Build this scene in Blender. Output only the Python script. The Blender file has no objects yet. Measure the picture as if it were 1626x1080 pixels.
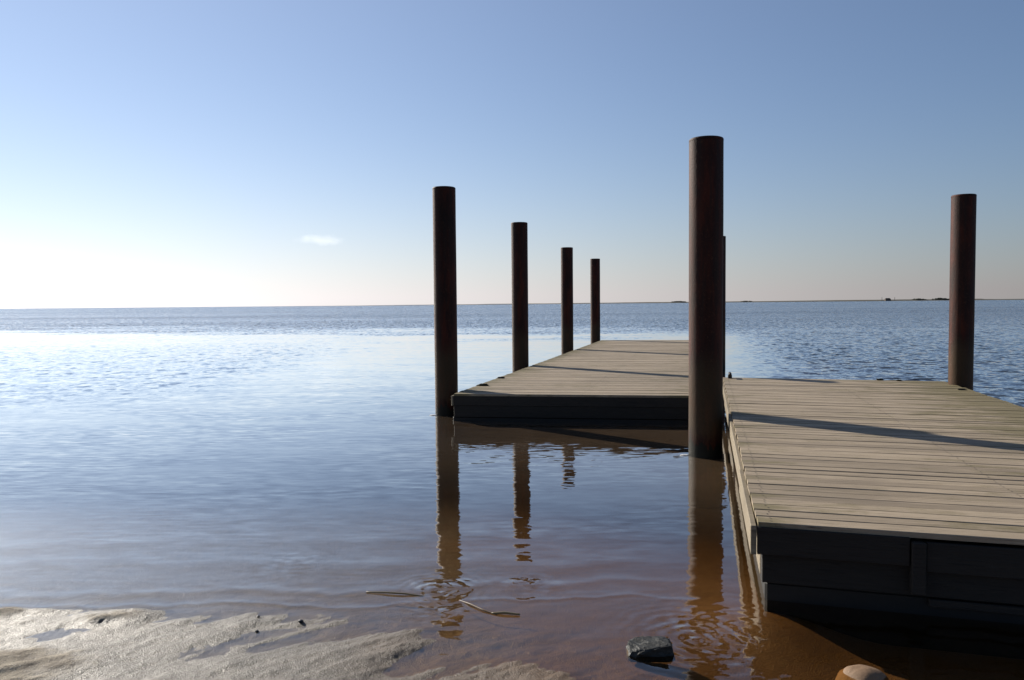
import bpy, bmesh, math, random
import numpy as np
from mathutils import Vector, Matrix, noise as mnoise

random.seed(7)
rng = np.random.default_rng(7)
scene = bpy.context.scene
col = scene.collection
R = math.radians

# ------------------------------------------------------------------ helpers
def link(name, me, mats=(), parent=None):
    o = bpy.data.objects.new(name, me)
    col.objects.link(o)
    if not isinstance(mats, (list, tuple)):
        mats = (mats,)
    for m in mats:
        me.materials.append(m)
    if parent is not None:
        o.parent = parent
    return o

def obj(name, bm, mats, parent=None, smooth=False):
    me = bpy.data.meshes.new(name)
    bmesh.ops.recalc_face_normals(bm, faces=bm.faces)
    bm.to_mesh(me); bm.free()
    if smooth:
        for p in me.polygons: p.use_smooth = True
    return link(name, me, mats, parent)

def thing(name, label, cat, loc=(0, 0, 0), rz=0.0, group=None):
    o = bpy.data.objects.new(name, None)
    o.empty_display_size = 0.2
    col.objects.link(o)
    o.location = loc; o.rotation_euler = (0, 0, rz)
    return tag(o, label, cat, group)

def tag(o, label=None, cat=None, group=None, kind=None):
    if label: o['label'] = label
    if cat: o['category'] = cat
    if group: o['group'] = group
    if kind: o['kind'] = kind
    return o

def add_box(bm, x0, x1, y0, y1, z0, z1, skew=0.0, bevel=0.0, mat=0):
    """box; skew shears y with x"""
    vs = []
    for z in (z0, z1):
        for x, y in ((x0, y0), (x1, y0), (x1, y1), (x0, y1)):
            vs.append(bm.verts.new((x, y + skew * (x - x0), z)))
    fs = [(0, 3, 2, 1), (4, 5, 6, 7), (0, 1, 5, 4), (1, 2, 6, 5), (2, 3, 7, 6), (3, 0, 4, 7)]
    faces = [bm.faces.new([vs[i] for i in f]) for f in fs]
    for f in faces: f.material_index = mat
    if bevel > 0:
        es = list({e for f in faces for e in f.edges})
        bmesh.ops.bevel(bm, geom=es, offset=bevel, segments=1, affect='EDGES')

def add_lathe(bm, prof, n=48, jitter=0.0):
    rings = []
    for r, z in prof:
        rings.append([bm.verts.new((r * math.cos(2 * math.pi * k / n), r * math.sin(2 * math.pi * k / n), z)) for k in range(n)])
    for a, b in zip(rings[:-1], rings[1:]):
        for k in range(n):
            bm.faces.new((a[k], a[(k + 1) % n], b[(k + 1) % n], b[k]))
    return rings

def add_tube(bm, pts, rads, n=8):
    rings = []
    for i, p in enumerate(pts):
        p = Vector(p)
        t = (Vector(pts[min(i + 1, len(pts) - 1)]) - Vector(pts[max(i - 1, 0)])).normalized()
        s = t.cross(Vector((0, 0, 1))).normalized() if abs(t.z) < 0.95 else Vector((1, 0, 0))
        u = s.cross(t)
        rings.append([bm.verts.new(p + rads[i] * (math.cos(2 * math.pi * k / n) * s + math.sin(2 * math.pi * k / n) * u)) for k in range(n)])
    for a, b in zip(rings[:-1], rings[1:]):
        for k in range(n):
            bm.faces.new((a[k], a[(k + 1) % n], b[(k + 1) % n], b[k]))
    bm.faces.new(rings[0][::-1]); bm.faces.new(rings[-1])

def grid_mesh(name, xs, ys, zf):
    X, Y = np.meshgrid(xs, ys)
    Z = zf(X, Y)
    ny, nx = X.shape
    co = np.stack([X, Y, Z], -1).reshape(-1, 3).astype(np.float32)
    i = np.arange(ny * nx).reshape(ny, nx)
    q = np.stack([i[:-1, :-1], i[:-1, 1:], i[1:, 1:], i[1:, :-1]], -1).reshape(-1, 4)
    me = bpy.data.meshes.new(name)
    me.vertices.add(len(co)); me.vertices.foreach_set('co', co.ravel())
    me.loops.add(q.size); me.loops.foreach_set('vertex_index', q.ravel().astype(np.int32))
    me.polygons.add(len(q))
    me.polygons.foreach_set('loop_start', (np.arange(len(q)) * 4).astype(np.int32))
    me.polygons.foreach_set('use_smooth', np.ones(len(q), bool))
    me.update(calc_edges=True); me.validate()
    return me, X, Y

# value noise / fbm on arrays
_perm = rng.random((256, 256))
def vnoise(x, y):
    xi = np.floor(x).astype(int); yi = np.floor(y).astype(int)
    fx = x - xi; fy = y - yi
    fx = fx * fx * fx * (fx * (fx * 6 - 15) + 10); fy = fy * fy * fy * (fy * (fy * 6 - 15) + 10)
    g = lambda a, b: _perm[a & 255, b & 255]
    return (g(xi, yi) * (1 - fx) + g(xi + 1, yi) * fx) * (1 - fy) + (g(xi, yi + 1) * (1 - fx) + g(xi + 1, yi + 1) * fx) * fy - 0.5
def fbm(x, y, o=4):
    s = 0; a = 1.0
    for k in range(o):
        s = s + a * vnoise(x * 2 ** k + 17.3 * k, y * 2 ** k + 5.1 * k); a *= 0.5
    return s
def sstep(a, b, x):
    t = np.clip((x - a) / (b - a), 0, 1)
    return t * t * (3 - 2 * t)

# ------------------------------------------------------------------ node helpers
class NT:
    def __init__(self, name):
        self.m = bpy.data.materials.new(name); self.m.use_nodes = True
        self.t = self.m.node_tree; self.t.nodes.clear()
        self.out = self.t.nodes.new('ShaderNodeOutputMaterial')
    def n(self, kind, **kw):
        nd = self.t.nodes.new(kind)
        for k, v in kw.items(): setattr(nd, k, v)
        return nd
    def put(self, sock, v):
        if isinstance(v, bpy.types.NodeSocket): self.t.links.new(v, sock)
        elif v is not None: sock.default_value = v
    def math(self, op, a, b=None, c=None, clamp=False):
        nd = self.n('ShaderNodeMath', operation=op, use_clamp=clamp)
        self.put(nd.inputs[0], a); self.put(nd.inputs[1], b); self.put(nd.inputs[2], c)
        return nd.outputs[0]
    def vmath(self, op, a, b=None, s=None):
        nd = self.n('ShaderNodeVectorMath', operation=op)
        self.put(nd.inputs[0], a); self.put(nd.inputs[1], b)
        if s is not None: self.put(nd.inputs['Scale'], s)
        return nd.outputs['Value'] if op in ('LENGTH', 'DOT_PRODUCT', 'DISTANCE') else nd.outputs[0]
    def step(self, a, b, x):
        nd = self.n('ShaderNodeMapRange', interpolation_type='SMOOTHSTEP')
        self.put(nd.inputs['Value'], x); nd.inputs['From Min'].default_value = a; nd.inputs['From Max'].default_value = b
        return nd.outputs[0]
    def lin(self, x, a, b, c, d):
        nd = self.n('ShaderNodeMapRange')
        self.put(nd.inputs['Value'], x)
        for k, v in zip(('From Min', 'From Max', 'To Min', 'To Max'), (a, b, c, d)): nd.inputs[k].default_value = v
        return nd.outputs[0]
    def noise(self, vec, scale=1.0, detail=2.0, rough=0.5, dist=0.0, out='Fac'):
        nd = self.n('ShaderNodeTexNoise')
        self.put(nd.inputs['Vector'], vec)
        nd.inputs['Scale'].default_value = scale; nd.inputs['Detail'].default_value = detail
        nd.inputs['Roughness'].default_value = rough; nd.inputs['Distortion'].default_value = dist
        return nd.outputs[out]
    def voro(self, vec, scale, out='Distance', feature='F1'):
        nd = self.n('ShaderNodeTexVoronoi', feature=feature)
        self.put(nd.inputs['Vector'], vec); nd.inputs['Scale'].default_value = scale
        return nd.outputs[out]
    def mapping(self, vec, scale=(1, 1, 1), rot=(0, 0, 0), loc=(0, 0, 0)):
        nd = self.n('ShaderNodeMapping')
        self.put(nd.inputs['Vector'], vec); nd.inputs['Scale'].default_value = scale
        nd.inputs['Rotation'].default_value = rot; nd.inputs['Location'].default_value = loc
        return nd.outputs[0]
    def mix(self, f, a, b, blend='MIX'):
        nd = self.n('ShaderNodeMix', data_type='RGBA', blend_type=blend)
        self.put(nd.inputs[0], f)
        for s, v in ((nd.inputs[6], a), (nd.inputs[7], b)):
            self.put(s, v if isinstance(v, bpy.types.NodeSocket) else (*v, 1.0))
        return nd.outputs[2]
    def ramp(self, f, stops):
        nd = self.n('ShaderNodeValToRGB'); self.put(nd.inputs[0], f)
        el = nd.color_ramp.elements
        while len(el) < len(stops): el.new(0.5)
        for e, (p, c) in zip(el, stops): e.position = p; e.color = (*c, 1.0)
        return nd.outputs[0]
    def bump(self, h, dist=0.01, strength=1.0):
        nd = self.n('ShaderNodeBump'); self.put(nd.inputs['Height'], h)
        nd.inputs['Distance'].default_value = dist; nd.inputs['Strength'].default_value = strength
        return nd.outputs[0]
    def coord(self, which='Object'): return self.n('ShaderNodeTexCoord').outputs[which]
    def pos(self): return self.n('ShaderNodeNewGeometry').outputs['Position']
    def principled(self, color, rough=0.7, normal=None, spec=0.5, **kw):
        nd = self.n('ShaderNodeBsdfPrincipled')
        self.put(nd.inputs['Base Color'], color if isinstance(color, bpy.types.NodeSocket) else (*color, 1.0))
        self.put(nd.inputs['Roughness'], rough); self.put(nd.inputs['Specular IOR Level'], spec)
        if normal is not None: self.put(nd.inputs['Normal'], normal)
        for k, v in kw.items(): self.put(nd.inputs[k], v)
        self.t.links.new(nd.outputs[0], self.out.inputs['Surface'])
        return nd

# ------------------------------------------------------------------ camera
W_PX, F_PX, CAM_H = 1626.0, 1240.0, 1.6
cam = bpy.data.cameras.new('camera')
cam.sensor_width = 36.0; cam.lens = F_PX / W_PX * 36.0
cam.clip_start = 0.05; cam.clip_end = 100000.0
cam_o = bpy.data.objects.new('camera', cam); col.objects.link(cam_o)
PITCH = math.atan(57.0 / F_PX)
cam_o.matrix_world = Matrix.Translation((0, 0, CAM_H)) @ Matrix.Rotation(math.pi / 2 - PITCH, 4, 'X') @ Matrix.Rotation(-0.0090, 4, 'Z')
scene.camera = cam_o

# ------------------------------------------------------------------ light
SUN_EL, SUN_AZ = R(24.0), R(-44.5)          # azimuth measured from +Y towards +X
sd = Vector((math.sin(SUN_AZ) * math.cos(SUN_EL), math.cos(SUN_AZ) * math.cos(SUN_EL), math.sin(SUN_EL)))
sun = bpy.data.lights.new('sun', 'SUN'); sun.energy = 5.0; sun.angle = R(0.5); sun.color = (1.0, 0.93, 0.82)
sun_o = bpy.data.objects.new('sun', sun); col.objects.link(sun_o)
sun_o.rotation_euler = sd.to_track_quat('Z', 'Y').to_euler()
world = bpy.data.worlds.new('World'); scene.world = world; world.use_nodes = True
wt = world.node_tree; wt.nodes.clear()
sky = wt.nodes.new('ShaderNodeTexSky'); sky.sky_type = 'NISHITA'; sky.sun_disc = False
sky.sun_elevation = SUN_EL; sky.sun_rotation = SUN_AZ
sky.altitude = 0; sky.air_density = 1.0; sky.dust_density = 0.05; sky.ozone_density = 6.0
# thin marine haze in the sky: thick at the horizon, brighter towards the sun
def wn(kind, **kw):
    nd = wt.nodes.new(kind)
    for k, v in kw.items(): setattr(nd, k, v)
    return nd
def wm(op, a, b=None, c=None):
    nd = wn('ShaderNodeMath', operation=op)
    for i, v in enumerate((a, b, c)):
        if isinstance(v, bpy.types.NodeSocket): wt.links.new(v, nd.inputs[i])
        elif v is not None: nd.inputs[i].default_value = v
    return nd.outputs[0]
wdir = wn('ShaderNodeTexCoord').outputs['Generated']
wsep = wn('ShaderNodeSeparateXYZ'); wt.links.new(wdir, wsep.inputs[0])
dot = wn('ShaderNodeVectorMath', operation='DOT_PRODUCT'); wt.links.new(wdir, dot.inputs[0]); dot.inputs[1].default_value = sd
theta = wm('MULTIPLY', wm('ARCCOSINE', wm('MINIMUM', wm('MAXIMUM', dot.outputs['Value'], -1.0), 1.0)), 180 / math.pi)
elev = wm('MULTIPLY', wm('ARCSINE', wm('MINIMUM', wm('MAXIMUM', wsep.outputs[2], 0.0), 1.0)), 180 / math.pi)
hz_amount = wm('ADD', wm('MULTIPLY', wm('EXPONENT', wm('DIVIDE', elev, -5.70)), 0.909), 0.181)
hz_light = wm('DIVIDE', wm('ADD', wm('MULTIPLY', wm('EXPONENT', wm('DIVIDE', theta, -36.7)), 2.66), 0.03), 0.1)
hz_light = wm('DIVIDE', 15.5, wm('POWER', wm('ADD', wm('POWER', wm('DIVIDE', 15.5, hz_light), 4.0), 1.0), 0.25))
hz_col = wn('ShaderNodeCombineColor')
for i, k in enumerate((1.057, 1.0, 0.988)): wt.links.new(wm('MULTIPLY', hz_light, k), hz_col.inputs[i])
wmix = wn('ShaderNodeMix', data_type='RGBA', clamp_result=False)
wt.links.new(hz_amount, wmix.inputs[0]); 
clear = wn('ShaderNodeMix', data_type='RGBA', blend_type='MULTIPLY'); clear.inputs[0].default_value = 1.0
clear.inputs[7].default_value = (0.735, 0.945, 1.02, 1)
wt.links.new(sky.outputs[0], clear.inputs[6]); wt.links.new(clear.outputs[2], wmix.inputs[6]); wt.links.new(hz_col.outputs[0], wmix.inputs[7])
bg = wn('ShaderNodeBackground'); bg.inputs['Strength'].default_value = 0.1 / 1.74
wo = wn('ShaderNodeOutputWorld')
wt.links.new(wmix.outputs[2], bg.inputs[0]); wt.links.new(bg.outputs[0], wo.inputs[0])
scene.view_settings.view_transform = 'Standard'; scene.view_settings.look = 'None'
scene.view_settings.exposure = 0.8; scene.view_settings.gamma = 1.0
scene.render.engine = 'CYCLES'
scene.cycles.max_bounces = 8; scene.cycles.transparent_max_bounces = 8

# ------------------------------------------------------------------ materials
def wood_mat(name, light, dark, moss=0.35, edge=None):
    t = NT(name); co = t.coord('Object')
    rnd = t.n('ShaderNodeNewGeometry').outputs['Random Per Island']
    shift = t.n('ShaderNodeCombineXYZ'); t.put(shift.inputs[0], t.math('MULTIPLY', rnd, 37.0)); t.put(shift.inputs[2], t.math('MULTIPLY', rnd, 11.0))
    c2 = t.vmath('ADD', co, shift.outputs[0])
    g1 = t.noise(t.mapping(c2, (0.9, 26, 26)), 1.0, 5, 0.6)
    g2 = t.noise(t.mapping(c2, (3.0, 110, 110)), 1.0, 3, 0.6)
    blot = t.noise(t.mapping(co, (0.7, 1.2, 1)), 1.0, 5, 0.6)
    base = t.mix(g1, dark, light)
    base = t.mix(t.math('MULTIPLY', t.math('SUBTRACT', rnd, 0.5), 0.9, clamp=True), base, tuple(c * 0.6 for c in dark))
    base = t.mix(t.math('MULTIPLY', t.math('SUBTRACT', 0.5, rnd), 0.55, clamp=True), base, tuple(min(1, c * 1.25) for c in light))
    base = t.mix(t.step(0.56, 0.72, g2), base, tuple(c * 0.40 for c in dark))
    g3 = t.noise(t.mapping(c2, (1.6, 46, 46), loc=(3, 1, 0)), 1.0, 4, 0.7)
    base = t.mix(t.math('MULTIPLY', t.step(0.57, 0.70, g3), 0.75), base, tuple(c * 0.38 for c in dark))
    base = t.mix(t.math('MULTIPLY', t.step(0.44, 0.30, g3), 0.5), base, tuple(min(1, c * 1.3) for c in light))
    base = t.mix(t.math('MULTIPLY', t.step(0.5, 0.75, blot), 0.45), base, tuple(c * 0.55 for c in dark))
    if edge is not None:                        # green algae creeping in from the deck's side edges
        at = t.n('ShaderNodeAttribute', attribute_name='edge').outputs['Fac']
        mn = t.noise(t.mapping(c2, (1.3, 3.0, 1)), 1.0, 7, 0.72)
        mm = t.step(0.52, 0.70, t.math('ADD', t.math('MULTIPLY', at, 0.36), t.math('MULTIPLY', mn, 0.95)))
        base = t.mix(t.math('MULTIPLY', mm, moss), base, (0.125, 0.102, 0.045))
    h = t.math('ADD', t.math('MULTIPLY', g1, 0.6), t.math('MULTIPLY', g2, 0.6))
    groove = t.n('ShaderNodeTexWave', wave_type='BANDS', bands_direction='Y')
    t.put(groove.inputs['Vector'], co); groove.inputs['Scale'].default_value = 14.0
    h = t.math('ADD', h, t.math('MULTIPLY', groove.outputs['Fac'], 0.35))
    t.principled(base, 0.72, t.bump(h, 0.0035), 0.35)
    return t.m
M_deck = wood_mat('weathered_deck_boards', (0.345, 0.275, 0.195), (0.20, 0.155, 0.105), 0.85, True)
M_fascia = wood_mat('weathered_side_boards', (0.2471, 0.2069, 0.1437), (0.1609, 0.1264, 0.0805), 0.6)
M_front = wood_mat('shade_darkened_boards', (0.022, 0.018, 0.014), (0.010, 0.008, 0.0065), 0.3)  # darkened copy of the side boards: shade of the front face in the colour
M_beam = wood_mat('shade_black_timber', (0.0172, 0.0144, 0.0115), (0.0075, 0.0063, 0.0052), 0.2)  # beam timber with the shade below the deck put into its colour

def float_mat():
    t = NT('black_float_plastic'); co = t.coord('Object')
    n = t.noise(co, 9.0, 4)
    t.principled(t.mix(n, (0.0046, 0.0046, 0.0052), (0.0115, 0.0115, 0.0103)), 0.6, t.bump(n, 0.004), 0.3)
    return t.m
M_float = float_mat()

def rust_mat():
    t = NT('rusted_steel'); co = t.coord('Object')
    oi = t.n('ShaderNodeObjectInfo').outputs['Random']
    sh = t.n('ShaderNodeCombineXYZ'); t.put(sh.inputs[2], t.math('MULTIPLY', oi, 50.0)); t.put(sh.inputs[0], t.math('MULTIPLY', oi, 9.0))
    c2 = t.vmath('ADD', co, sh.outputs[0])
    n1 = t.noise(t.mapping(c2, (7, 7, 1.6)), 1.0, 6, 0.65)
    n2 = t.noise(c2, 42.0, 4, 0.6)
    streak = t.noise(t.mapping(c2, (26, 26, 0.7)), 1.0, 4, 0.6)
    c = t.ramp(n1, [(0.28, (0.0115, 0.0057, 0.0046)), (0.48, (0.0345, 0.0115, 0.0063)), (0.64, (0.0833, 0.0241, 0.0092)), (0.8, (0.0316, 0.0172, 0.0115))])
    c = t.mix(1.0, c, (0.64, 0.36, 0.29), 'MULTIPLY')
    c = t.mix(t.math('MULTIPLY', t.step(0.5, 0.68, streak), 0.6), c, (0.014, 0.008, 0.006))
    c = t.mix(t.math('MULTIPLY', t.step(0.55, 0.7, n2), 0.35), c, (0.085, 0.032, 0.013))
    sep = t.n('ShaderNodeSeparateXYZ'); t.put(sep.inputs[0], co)
    z = t.math('ADD', sep.outputs[2], t.math('MULTIPLY', t.math('SUBTRACT', n1, 0.5), 0.55))
    tide = t.math('SUBTRACT', t.step(0.12, 0.3, z), t.step(0.75, 1.15, z))       # dried weed and salt above the water
    c = t.mix(t.math('MULTIPLY', tide, 0.38), c, (0.07, 0.052, 0.023))
    c = t.mix(t.math('SUBTRACT', 1.0, t.step(0.10, 0.15, z)), c, (0.006, 0.0065, 0.0045))   # wet foot
    h = t.math('ADD', n1, t.math('MULTIPLY', n2, 0.5))
    t.principled(c, 0.66, t.bump(h, 0.004), 0.2)
    return t.m
M_rust = rust_mat()

def plain(name, c0, c1, rough=0.8, scale=20.0, bump=0.004, spec=0.4):
    t = NT(name); co = t.coord('Object'); n = t.noise(co, scale, 5, 0.6)
    t.principled(t.mix(n, c0, c1), rough, t.bump(n, bump), spec)
    return t.m
M_cleat = plain('dark_iron', (0.0069, 0.0069, 0.0075), (0.0172, 0.0126, 0.0103), 0.6)
M_rock = plain('wet_black_rock', (0.0069, 0.0075, 0.0075), (0.0287, 0.0299, 0.0276), 0.62, 55.0, 0.005, 0.3)
M_stone = plain('pale_stone', (0.115, 0.068, 0.038), (0.215, 0.14, 0.085), 0.7, 26.0, 0.004, 0.3)
M_pebble = plain('dark_pebble', (0.0115, 0.0115, 0.0115), (0.0345, 0.0316, 0.0287), 0.4, 60.0, 0.001)
M_reed = plain('dry_reed', (0.1149, 0.0862, 0.0402), (0.1954, 0.1494, 0.0747), 0.6, 40.0, 0.001)
M_reed2 = plain('brown_reed', (0.0747, 0.0431, 0.0201), (0.1264, 0.0747, 0.0345), 0.5, 40.0, 0.001)
M_weed = plain('dry_seaweed', (0.0115, 0.0115, 0.0069), (0.0316, 0.0287, 0.0115), 0.8, 60.0, 0.002)
M_foam = plain('water_foam', (0.75, 0.75, 0.72), (0.85, 0.85, 0.82), 0.4, 60.0, 0.001)
M_land = plain('far_fields', (0.0402, 0.0374, 0.0259), (0.069, 0.0603, 0.0431), 0.95, 0.01, 0.0)
M_treefar = plain('far_foliage', (0.023, 0.0259, 0.0172), (0.0402, 0.0402, 0.0259), 0.95, 0.3, 0.0)
M_wall = plain('far_masonry', (0.0805, 0.0632, 0.0517), (0.1149, 0.092, 0.0747), 0.9, 0.3, 0.0)
M_roof = plain('far_roof', (0.0287, 0.023, 0.023), (0.046, 0.0345, 0.0287), 0.9, 0.3, 0.0)

# ------------------------------------------------------------------ sea bed and beach: one sheet to the horizon
ANG = R(13.9)
UX, UY = math.sin(ANG), math.cos(ANG)          # along the jetty
VX, VY = math.cos(ANG), -math.sin(ANG)         # across the jetty, to the right
def bed(X, Y):
    y0 = np.interp(X, [-30, -2.75, -1.7, -0.9, -0.5, 0.1, 0.6, 1.5, 3, 30], [4.2, 3.93, 3.93, 3.84, 3.70, 3.38, 3.02, 2.35, 1.4, -6])
    d = y0 - Y
    z = np.where(d > 0, 0.017 * np.minimum(d, 1.2) + 0.05 * np.maximum(d - 1.2, 0), 0.0) + np.where(d > 2.2, 0.05 * (np.minimum(d, 60) - 2.2), 0)
    dd = np.maximum(-d, 0)
    z = z - np.where(dd < 5, 0.10 * dd, 0.5 + 0.02 * (np.minimum(dd, 60) - 5))
    near = np.exp(-((np.abs(X + 0.3) / 4.5) ** 6)) * np.exp(-((np.abs(Y - 3.6) / 1.9) ** 6))
    c, s = math.cos(R(36)), math.sin(R(36))
    a = c * X + s * Y; b = -s * X + c * Y
    shore = sstep(-0.9, 0.1, d)
    z = z + near * (0.25 + 0.75 * shore) * (0.022 * fbm(a * 1.7 + 3, b * 4.6 + 9, 3) + 0.0125 * fbm(a * 5 + 1, b * 12, 3))
    z = z + near * shore * 0.0026 * fbm(X * 45, Y * 45, 3)
    def mound(x, y, rx, ry, h, ang=0.0):
        ca, sa = math.cos(ang), math.sin(ang)
        p = (ca * (X - x) + sa * (Y - y)) / rx; q = (-sa * (X - x) + ca * (Y - y)) / ry
        return h * np.exp(-(p * p + q * q) ** 1.5)
    wob = 1 + 0.45 * fbm(X * 9 + 40, Y * 9, 3)
    z = z + wob * (mound(-2.72, 4.02, 0.36, 0.085, 0.030, 0.18) + mound(-2.04, 3.98, 0.20, 0.10, 0.027, 0.15) + mound(-1.93, 3.90, 0.09, 0.08, 0.010))
    z = z + mound(-2.35, 3.35, 0.5, 0.25, 0.03) + mound(-1.1, 3.3, 0.55, 0.22, 0.015, 0.3)
    # sand banked against the jetty's corner, scoured out in front of it
    r = np.hypot(X - 1.30, Y - 4.06)
    bank = np.exp(-(np.abs(X - 2.1) / 1.15) ** 6 - (np.abs(Y - 3.9) / 1.1) ** 6)
    z = z * (1 - bank) + bank * (-0.05 - 0.125 * sstep(0.0, 0.65, r))
    return z
def axis(fine0, fine1, step, lim):
    f = list(np.arange(fine0, fine1, step))
    g = step; hi = [f[-1]]
    while hi[-1] < lim: g *= 1.35; hi.append(hi[-1] + g)
    g = step; lo = [f[0]]
    while lo[-1] > -lim: g *= 1.35; lo.append(lo[-1] - g)
    return np.array(lo[:0:-1] + f + hi[1:])
me, X, Y = grid_mesh('beach', axis(-3.2, 2.9, 0.0085, 20000), axis(2.7, 5.4, 0.0085, 20000), bed)
def sand_mat():
    t = NT('wet_sand'); p = t.pos()
    sep = t.n('ShaderNodeSeparateXYZ'); t.put(sep.inputs[0], p)
    n1 = t.noise(p, 2.3, 6, 0.62); n2 = t.noise(p, 130.0, 3, 0.7); n3 = t.noise(p, 14.0, 5, 0.65)
    wet = t.mix(n1, (0.095, 0.058, 0.029), (0.138, 0.090, 0.054))
    wet = t.mix(t.step(-1.3, 0.5, t.math('ADD', sep.outputs[0], t.math('MULTIPLY', t.math('SUBTRACT', n1, 0.5), 1.5))), t.mix(n1, (0.060, 0.049, 0.037), (0.092, 0.075, 0.056)), wet)
    dry = t.mix(t.step(0.34, 0.66, n3), (0.125, 0.098, 0.068), (0.275, 0.235, 0.175))
    zz = t.math('ADD', t.math('SUBTRACT', sep.outputs[2], t.math('MULTIPLY', t.step(-2.6, -1.0, sep.outputs[0]), 0.025)), t.math('MULTIPLY', t.math('SUBTRACT', n3, 0.5), 0.02))
    c = t.mix(t.step(0.008, 0.026, zz), wet, dry)
    c = t.mix(t.math('MULTIPLY', t.step(0.53, 0.64, n2), 0.85), c, (0.045, 0.035, 0.028))
    vd = t.voro(p, 85.0); vc = t.voro(p, 85.0, 'Color')
    sv = t.n('ShaderNodeSeparateColor'); t.put(sv.inputs[0], vc)
    shell = t.math('MULTIPLY', t.step(0.30, 0.2, vd), t.step(0.72, 0.86, sv.outputs[0]))
    c = t.mix(t.math('MULTIPLY', shell, t.step(-0.01, 0.012, zz)), c, (0.46, 0.43, 0.37))
    h = t.math('ADD', t.math('MULTIPLY', n2, 0.9), t.math('ADD', t.math('MULTIPLY', n3, 0.8), t.math('MULTIPLY', shell, 0.6)))
    rough = t.lin(t.step(0.006, 0.030, zz), 0, 1, 0.40, 0.85)
    t.principled(c, rough, t.bump(h, 0.0075), 0.24)
    return t.m
beach = link('beach', me, sand_mat()); tag(beach, kind='structure')

# ------------------------------------------------------------------ water: one sheet
me, X, Y = grid_mesh('water', axis(-6, 6, 0.06, 20000), axis(1.5, 12, 0.06, 20000), lambda X, Y: np.zeros_like(X))
dep = np.maximum(-bed(X, Y), 0)
clar = (1 - sstep(0.20, 0.62, dep)).astype(np.float32)
a = me.attributes.new('clarity', 'FLOAT', 'POINT'); a.data.foreach_set('value', clar.ravel())
def water_mat():
    t = NT('sea_water'); p = t.pos()
    sep = t.n('ShaderNodeSeparateXYZ'); t.put(sep.inputs[0], p); x, y = sep.outputs[0], sep.outputs[1]
    # where the wind roughens the surface
    big = t.noise(t.mapping(p, (0.05, 0.11, 1)), 1.0, 4, 0.6)
    bigc = t.math('SUBTRACT', big, 0.5)
    far = t.step(32, 62, t.math('ADD', t.math('ADD', y, t.math('MULTIPLY', bigc, 60.0)), t.math('MULTIPLY', x, 0.3)))
    left = t.math('MULTIPLY', t.step(-4.6, -8.2, t.math('ADD', x, t.math('MULTIPLY', bigc, 9.0))),
                  t.math('MULTIPLY', t.step(10.5, 15, t.math('ADD', y, t.math('MULTIPLY', bigc, 12.0))), t.step(58, 24, t.math('ADD', y, t.math('MULTIPLY', bigc, 26.0)))))
    v = t.math('ADD', t.math('MULTIPLY', x, VX), t.math('MULTIPLY', y, VY))
    right = t.step(0.4, 3.5, v)
    ruf = t.math('MAXIMUM', t.math('MULTIPLY', far, 1.3), t.math('MAXIMUM', t.math('MULTIPLY', left, 0.17), t.math('MULTIPLY', right, 0.8)))
    half = (0.5, 0.5, 0.5)
    def slope(mp, rot, det, rough, amp):
        c = t.noise(t.mapping(p, mp, (0, 0, rot)), 1.0, det, rough, 0.0, 'Color')
        return t.vmath('MULTIPLY', t.vmath('SUBTRACT', c, half), amp)
    patch = t.noise(t.mapping(p, (0.35, 0.8, 1), (0, 0, 0.1), (3, 8, 0)), 1.0, 3, 0.6)
    calm1 = slope((0.55, 2.4, 1), 0.06, 2, 0.5, (0.022, 0.045, 0))
    calm2 = t.vmath('SCALE', slope((4.6, 18.0, 1), -0.05, 2, 0.5, (0.05, 0.13, 0)), s=t.lin(patch, 0.35, 0.7, 0.35, 1.4))
    # wind waves lean their faces towards the shore
    rc = t.n('ShaderNodeSeparateXYZ'); t.put(rc.inputs[0], slope((3.3, 2.6, 1), 0.25, 4, 0.62, (0.75, 1.8, 0)))
    rv = t.n('ShaderNodeCombineXYZ'); t.put(rv.inputs[0], t.math('MULTIPLY', rc.outputs[0], t.lin(t.step(30, 400, y), 0, 1, 1.0, 0.3)))
    t.put(rv.inputs[1], t.math('SUBTRACT', t.math('MULTIPLY', rc.outputs[1], 0.45), t.math('MULTIPLY', t.math('ABSOLUTE', rc.outputs[1]), 1.2)))
    bands = t.noise(t.mapping(p, (0.006, 0.03, 1), (0, 0, 0), (5, 2, 0)), 1.0, 3, 0.6)
    ruffle = t.vmath('SCALE', rv.outputs[0], s=t.math('MULTIPLY', ruf, t.lin(bands, 0.35, 0.65, 0.85, 1.45)))
    s = t.vmath('ADD', calm1, t.vmath('ADD', calm2, ruffle))
    # rings spreading from the rock
    def rings(c, k, amp, fall, nz):
        d = t.vmath('SUBTRACT', p, c)
        r = t.vmath('LENGTH', d)
        ph = t.math('ADD', t.math('MULTIPLY', r, k), t.math('MULTIPLY', t.noise(p, 5.0, 3), nz))
        w = t.math('MULTIPLY', t.math('SINE', ph), t.math('MULTIPLY', t.math('EXPONENT', t.math('MULTIPLY', t.math('MULTIPLY', r, r), -1.0 / (fall * fall))), amp))
        return t.vmath('SCALE', t.vmath('NORMALIZE', d), s=w)
    s = t.vmath('ADD', s, rings((0.86, 3.63, 0), 88.0, 0.10, 0.34, 11.0))
    s = t.vmath('ADD', s, rings((1.15, 3.75, 0), 70.0, 0.06, 0.40, 14.0))
    s = t.vmath('ADD', s, rings((-0.42, 4.30, 0), 100.0, 0.06, 0.26, 15.0))
    def stir(c, r, amp):                    # choppy little eddies round an obstacle
        d = t.vmath('DISTANCE', t.vmath('MULTIPLY', p, (1, 1.0, 0)), c)
        w = t.math('EXPONENT', t.math('MULTIPLY', t.math('MULTIPLY', d, d), -1.0 / (r * r)))
        return t.vmath('SCALE', slope((15, 22, 1), 0.3, 3, 0.55, (1, 1, 0)), s=t.math('MULTIPLY', w, amp))
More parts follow.
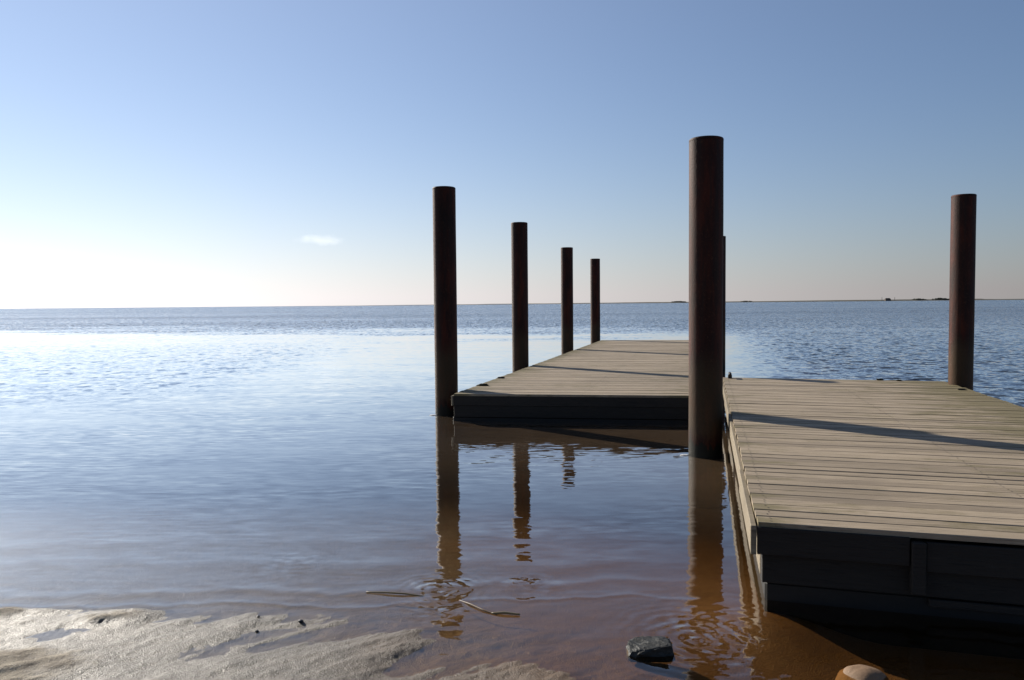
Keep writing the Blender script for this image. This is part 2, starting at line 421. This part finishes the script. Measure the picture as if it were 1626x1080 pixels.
    for c, r, amp in (((0.98, 3.66, 0), 0.32, 0.55), ((-0.42, 4.36, 0), 0.20, 0.45), ((0.10, 4.40, 0), 0.18, 0.35), ((-0.40, 4.02, 0), 0.16, 0.45), ((-1.35, 4.75, 0), 0.3, 0.22)):
        s = t.vmath('ADD', s, stir(c, r, amp))
    # low wavelets running in to the beach
    wn = t.math('MULTIPLY', t.math('SUBTRACT', t.noise(t.mapping(p, (1.3, 0.6, 1)), 1.0, 3), 0.5), 0.55)
    tot = None
    for yc, k, w, amp in ((4.40, 0.05, 0.06, 0.10), (4.16, 0.02, 0.03, 0.12), (4.75, -0.03, 0.11, 0.05), (5.3, 0.02, 0.14, 0.035)):
        tt = t.math('DIVIDE', t.math('SUBTRACT', t.math('ADD', t.math('SUBTRACT', y, t.math('MULTIPLY', x, k)), wn), yc), w)
        g = t.math('MULTIPLY', t.math('MULTIPLY', tt, t.math('EXPONENT', t.math('MULTIPLY', t.math('MULTIPLY', tt, tt), -1.0))), amp)
        tot = g if tot is None else t.math('ADD', tot, g)
    cy = t.n('ShaderNodeCombineXYZ'); t.put(cy.inputs[1], t.math('MULTIPLY', tot, t.step(1.6, 0.2, x)))
    s = t.vmath('ADD', s, cy.outputs[0])
    nrm = t.vmath('NORMALIZE', t.vmath('ADD', s, (0, 0, 1)))
    inc = t.n('ShaderNodeNewGeometry').outputs['Incoming']
    cosi = t.math('ABSOLUTE', t.vmath('DOT_PRODUCT', inc, nrm))
    fres = t.math('ADD', t.math('MULTIPLY', t.math('POWER', t.math('SUBTRACT', 1.0, cosi, clamp=True), 5.0), 1.5), 0.035, clamp=True)
    gl = t.n('ShaderNodeBsdfGlossy'); gl.inputs['Color'].default_value = (1, 1, 1, 1); t.put(gl.inputs['Normal'], nrm)
    t.put(gl.inputs['Roughness'], t.math('ADD', 0.012, t.math('MULTIPLY', t.math('MULTIPLY', ruf, t.step(20, 400, y)), 0.06)))
    # silt-brown inshore, greyer blue out at sea
    n1 = t.noise(t.mapping(p, (0.3, 0.6, 1)), 1.0, 3)
    shal = t.mix(n1, (0.070, 0.045, 0.025), (0.088, 0.060, 0.037))
    plume = t.step(-2.6, 0.3, t.math('ADD', x, t.math('MULTIPLY', t.math('SUBTRACT', n1, 0.5), 2.5)))
    shal = t.mix(plume, (0.036, 0.034, 0.032), shal)
    body_c = t.mix(t.math('MAXIMUM', t.step(9, 24, y), t.math('MULTIPLY', right, 0.9)), shal, (0.018, 0.030, 0.042))
    df = t.n('ShaderNodeBsdfDiffuse'); t.put(df.inputs['Color'], body_c)
    tr = t.n('ShaderNodeBsdfTransparent'); t.put(tr.inputs['Color'], t.mix(plume, (0.74, 0.74, 0.74), (0.86, 0.685, 0.45)))
    mb = t.n('ShaderNodeMixShader'); t.put(mb.inputs[0], t.n('ShaderNodeAttribute', attribute_name='clarity').outputs['Fac'])
    t.put(mb.inputs[1], df.outputs[0]); t.put(mb.inputs[2], tr.outputs[0])
    ms = t.n('ShaderNodeMixShader'); t.put(ms.inputs[0], fres); t.put(ms.inputs[1], mb.outputs[0]); t.put(ms.inputs[2], gl.outputs[0])
    t.t.links.new(ms.outputs[0], t.out.inputs['Surface'])
    return t.m
water = link('water', me, water_mat()); tag(water, kind='structure')

# ------------------------------------------------------------------ jetties
def xy(u, v): return (UX * u + VX * v, UY * u + VY * v)
DZN, DZF = 0.44, 0.375            # deck heights of the near and the far jetty
def deck_mesh(width, length, skew0, skew1, pitch, thick, edge_l, edge_r, seed, DZ):
    """cross boards; local x runs across, local y along. front edge y = skew0*x, back edge y = length + skew1*x"""
    rr = random.Random(seed)
    bm = bmesh.new()
    n = int(round(length / pitch))
    for i in range(n):
        f0 = i / n; f1 = (i + 1) / n
        gap = rr.choice((0.0003, 0.0006, 0.0010, 0.0020)) + rr.random() * 0.001
        ya0, yb0 = f0 * length + gap, f1 * length - gap
        k0 = skew0 + (skew1 - skew0) * f0
        dz = rr.uniform(-0.0022, 0.0022); xl = rr.uniform(-0.006, 0.006); xr = rr.uniform(-0.012, 0.012)
        tilt = rr.uniform(-0.0015, 0.0015)
        segs = 28
        prof = [(ya0, -thick), (ya0, -0.004), (ya0 + 0.004, 0.0), (yb0 - 0.004, 0.0), (yb0, -0.004), (yb0, -thick)]
        prev = None
        ph = rr.random() * 9; amp = rr.uniform(0.0, 0.0018)
        for sgi in range(segs + 1):
            x = xl + (width + xr - xl) * sgi / segs
            wob = amp * math.sin(x * 1.7 + ph)
            e0 = 0.0026 * max(0, mnoise.noise(Vector((x * 3.1, i * 7.7, seed))))
            e1 = 0.0026 * max(0, mnoise.noise(Vector((x * 3.1, i * 7.7 + 3, seed + 4.5))))
            ring = [bm.verts.new((x, yy + k0 * x + (e0 if j < 3 else -e1), DZ + zz + dz + wob + (tilt if j in (1, 2) else 0))) for j, (yy, zz) in enumerate(prof)]
            if prev:
                for j in range(5): bm.faces.new((prev[j], ring[j], ring[j + 1], prev[j + 1]))
            else: bm.faces.new(ring)
            prev = ring
        bm.faces.new(prev[::-1])
        for xs in (0.07, width * 0.5, width - 0.07):           # screw heads, two to a bearer
            for q in (0.3, 0.7):
                cx, cy0 = xs + rr.uniform(-.008, .008), ya0 + (yb0 - ya0) * q
                vs = [bm.verts.new((cx + 0.0055 * math.cos(h * math.pi / 3), cy0 + k0 * cx + 0.0055 * math.sin(h * math.pi / 3), DZ + dz + wob * 0 + 0.0025)) for h in range(6)]
                bm.faces.new(vs).material_index = 1
    me = bpy.data.meshes.new('deck')
    bmesh.ops.recalc_face_normals(bm, faces=bm.faces)
    bm.to_mesh(me); bm.free()
    co = np.empty(len(me.vertices) * 3, np.float32); me.vertices.foreach_get('co', co); co = co.reshape(-1, 3)
    e = np.exp(-co[:, 0] / 0.28) * edge_l + np.exp(-(width - co[:, 0]) / 0.8) * edge_r
    at = me.attributes.new('edge', 'FLOAT', 'POINT'); at.data.foreach_set('value', e.astype(np.float32))
    return me

def boxes(name, items, mat, parent):
    bm = bmesh.new()
    for it in items: add_box(bm, *it)
    return obj(name, bm, mat, parent)

# near jetty: front-left corner at u=4.27, v=0.27
NW, NL = 3.06, 8.21
x0, y0 = xy(4.27, 0.27)
nj = thing('jetty', 'weathered grey plank jetty in the right foreground reaching out from the shore', 'jetty', (x0, y0, 0), -ANG, 'plank jetties')
SK0, SK1 = -0.05, -0.05
link('deck', deck_mesh(NW, NL, SK0, SK1, 0.129, 0.028, 0.25, 1.0, 3, DZN), (M_deck, M_cleat), nj)
T = DZN - 0.033
boxes('fascia_board', [(-0.028, 0.0, 1.42, 5.2, 0.27, T + 0.01, 0, 0.003)], M_fascia, nj)
boxes('fascia_board', [(-0.026, 0.002, 5.206, NL, 0.27, T + 0.01, 0, 0.003)], M_fascia, nj)
boxes('fascia_board', [(-0.034, -0.004, -0.012, 1.415, 0.265, T + 0.012, 0, 0.003)], M_fascia, nj)
boxes('fascia_board', [(NW, NW + 0.028, SK0 * NW, NL + SK1 * NW, 0.27, T + 0.01, 0, 0.003)], M_fascia, nj)
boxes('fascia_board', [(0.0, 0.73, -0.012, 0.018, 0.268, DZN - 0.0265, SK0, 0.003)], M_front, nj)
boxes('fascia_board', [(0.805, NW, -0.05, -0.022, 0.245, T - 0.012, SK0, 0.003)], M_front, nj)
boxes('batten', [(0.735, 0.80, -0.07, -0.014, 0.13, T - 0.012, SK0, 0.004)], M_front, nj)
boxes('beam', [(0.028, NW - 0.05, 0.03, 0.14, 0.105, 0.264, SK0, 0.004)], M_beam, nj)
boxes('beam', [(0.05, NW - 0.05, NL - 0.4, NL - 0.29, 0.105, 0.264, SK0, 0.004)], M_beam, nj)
boxes('beam', [(0.024, 0.11, 0.15, NL - 0.45, 0.105, 0.264, 0, 0.004)], M_fascia, nj)
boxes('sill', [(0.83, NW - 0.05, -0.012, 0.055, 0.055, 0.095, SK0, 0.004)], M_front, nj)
boxes('float', [(0.045, NW - 0.08, 0.06, NL - 0.5, -0.45, 0.1, SK0, 0.012)], M_float, nj)

# far jetty: front-left corner at u=10.27, v=-3.37
FW, FL = 3.48, 15.75
x0, y0 = xy(10.16, -3.35)
fj = thing('jetty', 'long plank jetty further out, four dark piles along its left edge', 'jetty', (x0, y0, 0), -ANG, 'plank jetties')
FK = 0.10
T = DZF - 0.033
link('deck', deck_mesh(FW, FL, FK, FK, 0.14, 0.028, 0.75, 0.4, 5, DZF), (M_deck, M_cleat), fj)
boxes('fascia_board', [(-0.03, -0.002, -0.005, FL, 0.215, T + 0.01, 0, 0.003)], M_fascia, fj)
boxes('fascia_board', [(FW + 0.002, FW + 0.03, FK * FW, FL + FK * FW, 0.2, T + 0.01, 0, 0.003)], M_fascia, fj)
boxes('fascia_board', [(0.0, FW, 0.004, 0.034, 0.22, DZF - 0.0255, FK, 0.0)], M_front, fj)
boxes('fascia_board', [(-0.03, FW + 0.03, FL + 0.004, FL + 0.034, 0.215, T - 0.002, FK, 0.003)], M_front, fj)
boxes('beam', [(0.0, FW - 0.02, 0.014, 0.12, 0.058, 0.218, FK, 0.004)], M_beam, fj)
boxes('float', [(-0.022, FW - 0.05, 0.03, FL - 0.1, -0.5, 0.055, FK, 0.01)], M_float, fj)
bm = bmesh.new()                                                # mooring cleat on the right-hand side
add_box(bm, -0.03, 0.03, -0.05, 0.05, 0.0, 0.05, 0, 0.006)
add_box(bm, -0.022, 0.022, -0.13, 0.13, 0.05, 0.085, 0, 0.012)
cl = obj('cleat', bm, M_cleat, nj); cl.location = (0.10, 8.06, DZN + 0.002)

# ------------------------------------------------------------------ piles
def pile(x, y, h, rad, label, lean=(0, 0), seed=0):
    t = thing('pile', label, 'pile', (x, y, 0), 0, 'rusty steel piles of the jetties')
    rr = random.Random(seed)
    bm = bmesh.new()
    n = 56; zs = np.linspace(-1.2, h - 0.03, 40)
    rings = add_lathe(bm, [(rad, z) for z in zs], n)
    for ring in rings:
        for vv in ring:
            k = mnoise.noise(Vector((vv.co.x * 6 + seed * 7, vv.co.y * 6, vv.co.z * 1.4)))
            vv.co.x *= 1 + 0.008 * k; vv.co.y *= 1 + 0.008 * k
    bm.faces.new(rings[0][::-1])
    obj('shaft', bm, M_rust, t, True)
    bm = bmesh.new()
    prof = [(rad * 0.9, h - 0.034), (rad * 1.006, h - 0.028), (rad * 1.008, h - 0.016), (rad * 0.985, h - 0.005), (rad * 0.93, h), (rad * 0.5, h + 0.004)]
    rings = add_lathe(bm, prof, n)
    bm.faces.new(rings[-1])
    obj('cap', bm, M_rust, t, False)
    t.rotation_euler = (lean[0], lean[1], rr.random() * 6.0)
    return t
P = lambda u, v: xy(u, v)
pile(-0.96, 11.33, 3.285, 0.166, 'tall black pile standing in the water at the front corner of the far jetty', seed=1)
pile(*P(15.24, -3.60), 3.22, 0.164, 'second pile from the left, on the far jetty edge just beyond the corner pile', seed=2)
pile(*P(20.75, -3.60), 3.10, 0.162, 'third pile from the left, halfway out along the far jetty edge', seed=3)
pile(*P(26.30, -3.60), 3.10, 0.163, 'smallest looking pile, at the seaward end of the far jetty', seed=4)
pile(2.012, 8.10, 3.277, 0.173, 'biggest pile, rusty brown, standing between the two jetties in the middle', seed=5)
pile(*P(19.6, 0.315), 3.19, 0.166, 'pile almost hidden behind the biggest rusty pile, by the far jetty', seed=6)
pile(6.175, 10.72, 3.03, 0.152, 'rust red pile alone beyond the right edge of the near jetty', seed=7)

# ------------------------------------------------------------------ small things
def lump(name, loc, size, mat, label, cat, seed, group=None, rough=0.25, sub=3, sharp=False, rz=0.0):
    bm = bmesh.new()
    bmesh.ops.create_icosphere(bm, subdivisions=sub, radius=1.0)
    for v in bm.verts:
        n = v.co.normalized()
        k = 1 + rough * mnoise.fractal(n * 1.3 + Vector((seed * 3.7, seed, 0)), 1.0, 2.0, 4)
        if sharp:
            k *= 1.0 - 0.30 * abs(mnoise.noise(n * 2.2 + Vector((0, seed * 5.1, 2))))
        v.co = Vector((n.x * size[0], n.y * size[1], n.z * size[2])) * k
    o = obj(name, bm, mat, None, not sharp)
    o.location = loc; o.rotation_euler = (0, 0, rz)
    return tag(o, label, cat, group)
# angular rock
bm = bmesh.new()
pts = [(-.115, -.05, -.05), (.10, -.055, -.06), (.105, .06, -.05), (-.10, .07, -.05), (-.108, -.035, .028), (-.03, -.062, .045), (.085, -.05, .072), (.098, .05, .060), (-.02, .075, .062), (-.095, .06, .045)]
bmesh.ops.convex_hull(bm, input=[bm.verts.new(p) for p in pts])
bmesh.ops.bevel(bm, geom=list(bm.edges), offset=0.007, segments=1, affect='EDGES')
bmesh.ops.subdivide_edges(bm, edges=list(bm.edges), cuts=3, use_grid_fill=True)
bmesh.ops.triangulate(bm, faces=list(bm.faces))
for v in bm.verts:
    v.co += v.co.normalized() * (0.010 * mnoise.fractal(v.co * 22, 1.0, 2.0, 4) + 0.004 * mnoise.noise(v.co * 90))
    v.co.z *= 0.62
rk = obj('rock', bm, M_rock); rk.location = (0.625, 3.52, 0.005); rk.rotation_euler = (0, 0, 0.06)
tag(rk, 'wet black angular rock breaking the shallow water near the bottom edge', 'rock')
lump('stone', (1.50, 3.285, -0.083), (0.125, 0.11, 0.112), M_stone, 'smooth pale brown stone in the water under the front of the near jetty', 'stone', 11, None, 0.08, 4)
# pebbles
pebs = [(-1.316, 3.94, 'dark pebble just below the wavelet line on the wet sand'), (-1.078, 3.872, 'roundest dark pebble on the wet sand, right of the others'), (-1.269, 3.777, 'small dark pebble on the sand, nearest the camera of three')]
for i, (px, py, lb) in enumerate(pebs):
    z = float(bed(np.array([[px]]), np.array([[py]]))[0, 0])
    s = 0.011 if i == 1 else 0.008
    lump('pebble', (px, py, max(z, 0) + s * 0.35), (s * 1.2, s, s * 0.8), M_pebble, lb, 'pebble', 20 + i, 'dark pebbles on the wet sand', 0.2, 2)
# reeds adrift
def reed(pts, r, mat, label):
    bm = bmesh.new(); n = len(pts)
    P2 = []
    for i in range(n - 1):
        for k in range(6):
            f = k / 6; P2.append(tuple(np.array(pts[i]) * (1 - f) + np.array(pts[i + 1]) * f))
    P2.append(pts[-1])
    add_tube(bm, P2, [r * (0.75 + 0.35 * math.sin(math.pi * (i / (len(P2) - 1)))) for i in range(len(P2))], 8)
    o = obj('reed_stem', bm, mat, None, True)
    return tag(o, label, 'reed', 'reed stems adrift in the shallows')
reed([(-0.825, 4.285, 0.004), (-0.70, 4.262, 0.008), (-0.60, 4.245, 0.007), (-0.50, 4.228, -0.002)], 0.0048, M_reed, 'straw coloured reed stem floating level, left of the tall pile reflection')
reed([(-0.30, 4.17, -0.003), (-0.235, 4.09, 0.006), (-0.165, 4.01, 0.006), (-0.09, 3.955, 0.001)], 0.0042, M_reed2, 'thin brown reed stem floating aslant beside the pile reflection')
reed([(-0.118, 3.972, 0.003), (-0.05, 3.962, 0.009), (0.028, 3.945, 0.006)], 0.0065, M_reed, 'short tan reed piece floating at the end of the slanting stem')
# weed caught on deck edges
def weed(u, v, s, seed, label, z):
    bm = bmesh.new()
    bmesh.ops.create_icosphere(bm, subdivisions=4, radius=1.0)
    for vt in bm.verts:
        n = vt.co.normalized()
        k = 1 + 0.55 * mnoise.fractal(n * 2.2 + Vector((seed * 5.3, 0, seed)), 0.7, 2.1, 5) + 0.35 * mnoise.noise(Vector((n.x * 4, n.y * 4, seed * 2.0)))
        vt.co = Vector((n.x * s * 1.5 * k, n.y * s * 0.7 * k, max(-0.004, n.z * s * 0.5 * k)))
    o = obj('seaweed_clump', bm, M_weed, None, True)
    px, py = xy(u, v); o.location = (px, py, z + 0.004)
    return tag(o, label, 'seaweed', 'seaweed clumps on the deck edges')
weed(11.28, -3.25, 0.05, 1, 'dark seaweed clump on the left edge of the far jetty, nearest its corner', DZF)
weed(12.48, -3.28, 0.035, 2, 'small dark seaweed clump on the far jetty edge, before the second pile', DZF)
weed(12.36, 2.49, 0.034, 3, 'dark seaweed tuft on the seaward edge of the near jetty', DZN)
weed(12.29, 2.73, 0.024, 4, 'smaller seaweed tuft just right of the tuft on the seaward edge', DZN)
weed(11.13, 3.22, 0.03, 5, 'seaweed tuft beside the rust red pile on the near jetty edge', DZN)
# foam flecks against the piles
def foam(x, y, s, seed, label):
    rr = random.Random(seed); bm = bmesh.new()
    n, m = 14, 26
    ctr = bm.verts.new((0, 0, s * 0.16)); prev = None
    rings = []
    for i in range(1, n + 1):
        f = i / n
        rings.append([bm.verts.new((s * 1.3 * f * math.cos(2 * math.pi * k / m) * (1 + 0.35 * mnoise.noise(Vector((k * 0.9, seed * 3.1, 0)))),
                                    s * 0.55 * f * math.sin(2 * math.pi * k / m) * (1 + 0.35 * mnoise.noise(Vector((k * 0.9, seed * 3.1, 4)))),
                                    s * 0.16 * (1 - f ** 4) * (0.75 + 0.5 * rr.random()))) for k in range(m)])
    for k in range(m): bm.faces.new((ctr, rings[0][k], rings[0][(k + 1) % m]))
    for a_, b_ in zip(rings[:-1], rings[1:]):
        for k in range(m): bm.faces.new((a_[k], b_[k], b_[(k + 1) % m], a_[(k + 1) % m]))
    o = obj('foam_patch', bm, M_foam, None, True); o.location = (x, y, 0.002)
    return tag(o, label, 'foam', 'foam flecks at the feet of the piles')
foam(1.80, 8.12, 0.04, 1, 'white foam fleck at the foot of the biggest pile')
foam(-1.14, 11.25, 0.05, 2, 'white foam fleck at the foot of the far jetty corner pile')

# ------------------------------------------------------------------ the far shore
FD = 3600.0
def px_to_x(px, dist=FD): return (px - 813.0) / F_PX * dist
bm = bmesh.new()
prev = None
for px in range(430, 2300, 6):
    x = px_to_x(px)
    t = min(1.0, max(0.0, (px - 430) / 500.0))
    hgt = 0.4 + 4.2 * t + 2.0 * t * mnoise.fractal(Vector((px * 0.012, 3.1, 0)), 1.0, 2.0, 4) + (2.2 if 1320 < px < 1560 else 0)
    hgt = max(0.3, hgt)
    row = [bm.verts.new((x, FD - 60, -1)), bm.verts.new((x, FD - 30, hgt * 0.55)), bm.verts.new((x, FD, hgt)), bm.verts.new((x, FD + 900, hgt * 0.9)), bm.verts.new((x, FD + 960, -1))]
    if prev:
        for j in range(4): bm.faces.new((prev[j], row[j], row[j + 1], prev[j + 1]))
    prev = row
ls = obj('far_shore', bm, M_land, None, True); tag(ls, kind='structure')
def wood(px0, px1, h, seed, label):
    rr = random.Random(seed); bm = bmesh.new()
    x0, x1 = px_to_x(px0), px_to_x(px1)
    for k in range(int((x1 - x0) / 3)):
        f = rr.random(); x = x0 + f * (x1 - x0)
        hh = h * (0.45 + 0.55 * math.sin(math.pi * f)) * rr.uniform(0.7, 1.05)
        m = Matrix.Translation((x, FD - 20 + rr.uniform(-12, 12), 4 + hh * 0.55)) @ Matrix.Diagonal((rr.uniform(4, 7), 5, hh * 0.5, 1))
        bmesh.ops.create_icosphere(bm, subdivisions=2, radius=1.0, matrix=m)
    for v in bm.verts: v.co += Vector((0, 0, 1)) * 1.2 * mnoise.noise(v.co * 0.35)
    o = obj('wood', bm, M_treefar, None, True)
    return tag(o, label, 'wood', None, 'stuff')
wood(1446, 1464, 8, 1, 'low dark wood on the far shore, left of the rust red pile')
wood(1476, 1502, 9, 2, 'wider dark wood on the far shore touching the rust red pile')
wood(1064, 1088, 5, 3, 'tiny dark wood on the far shore, left of the biggest pile')
wood(1176, 1192, 4, 4, 'tiny faint wood on the far shore, right of the biggest pile')
hx = px_to_x(1402)
hs = thing('farmhouse', 'tiny dark farmhouse on the far shore horizon between two piles', 'house', (hx, FD - 45, 2.5))
boxes('wall', [(-12, 12, -5, 5, -3, 6)], M_wall, hs)
bm = bmesh.new()
pr = [bm.verts.new(p) for p in ((-12.5, -6, 6), (12.5, -6, 6), (12.5, 6, 6), (-12.5, 6, 6), (-9, 0, 11), (9, 0, 11))]
for f in ((0, 1, 5, 4), (1, 2, 5), (2, 3, 4, 5), (3, 0, 4), (0, 3, 2, 1)): bm.faces.new([pr[i] for i in f])
obj('roof', bm, M_roof, hs)
for px, lb in ((1413, 'thin mast on the far shore, right of the farmhouse'), (1393, 'thin mast on the far shore, left of the farmhouse')):
    bm = bmesh.new(); add_tube(bm, [(0, 0, -2), (0, 0, 14), (0, 0, 17)], [1.0, 0.8, 0.5], 8)
    o = obj('mast', bm, M_roof); o.location = (px_to_x(px), FD - 45, 2); tag(o, lb, 'mast', 'masts on the far shore')

# a faint small cloud low over the sea
t = NT('thin_cloud'); co = t.coord('Object')
nz = t.noise(co, 0.0042, 5, 0.6)
ln = t.vmath('LENGTH', t.mapping(co, (1 / 330.0, 1 / 200.0, 1 / 75.0)))
den = t.math('MULTIPLY', t.step(1.0, 0.2, t.math('ADD', ln, t.math('MULTIPLY', t.math('SUBTRACT', nz, 0.5), 3.2))), 0.0009)
pv = t.n('ShaderNodeVolumePrincipled'); t.put(pv.inputs['Density'], den); pv.inputs['Color'].default_value = (0.97, 0.97, 0.98, 1); pv.inputs['Anisotropy'].default_value = 0.5
t.t.links.new(pv.outputs[0], t.out.inputs['Volume'])
bm = bmesh.new(); bmesh.ops.create_icosphere(bm, subdivisions=3, radius=1.0)
for vtx in bm.verts: vtx.co = Vector((vtx.co.x * 360, vtx.co.y * 220, vtx.co.z * 90))
cl = obj('cloud', bm, t.m); cl.location = (-2420, 10000, 835)
tag(cl, kind='structure')
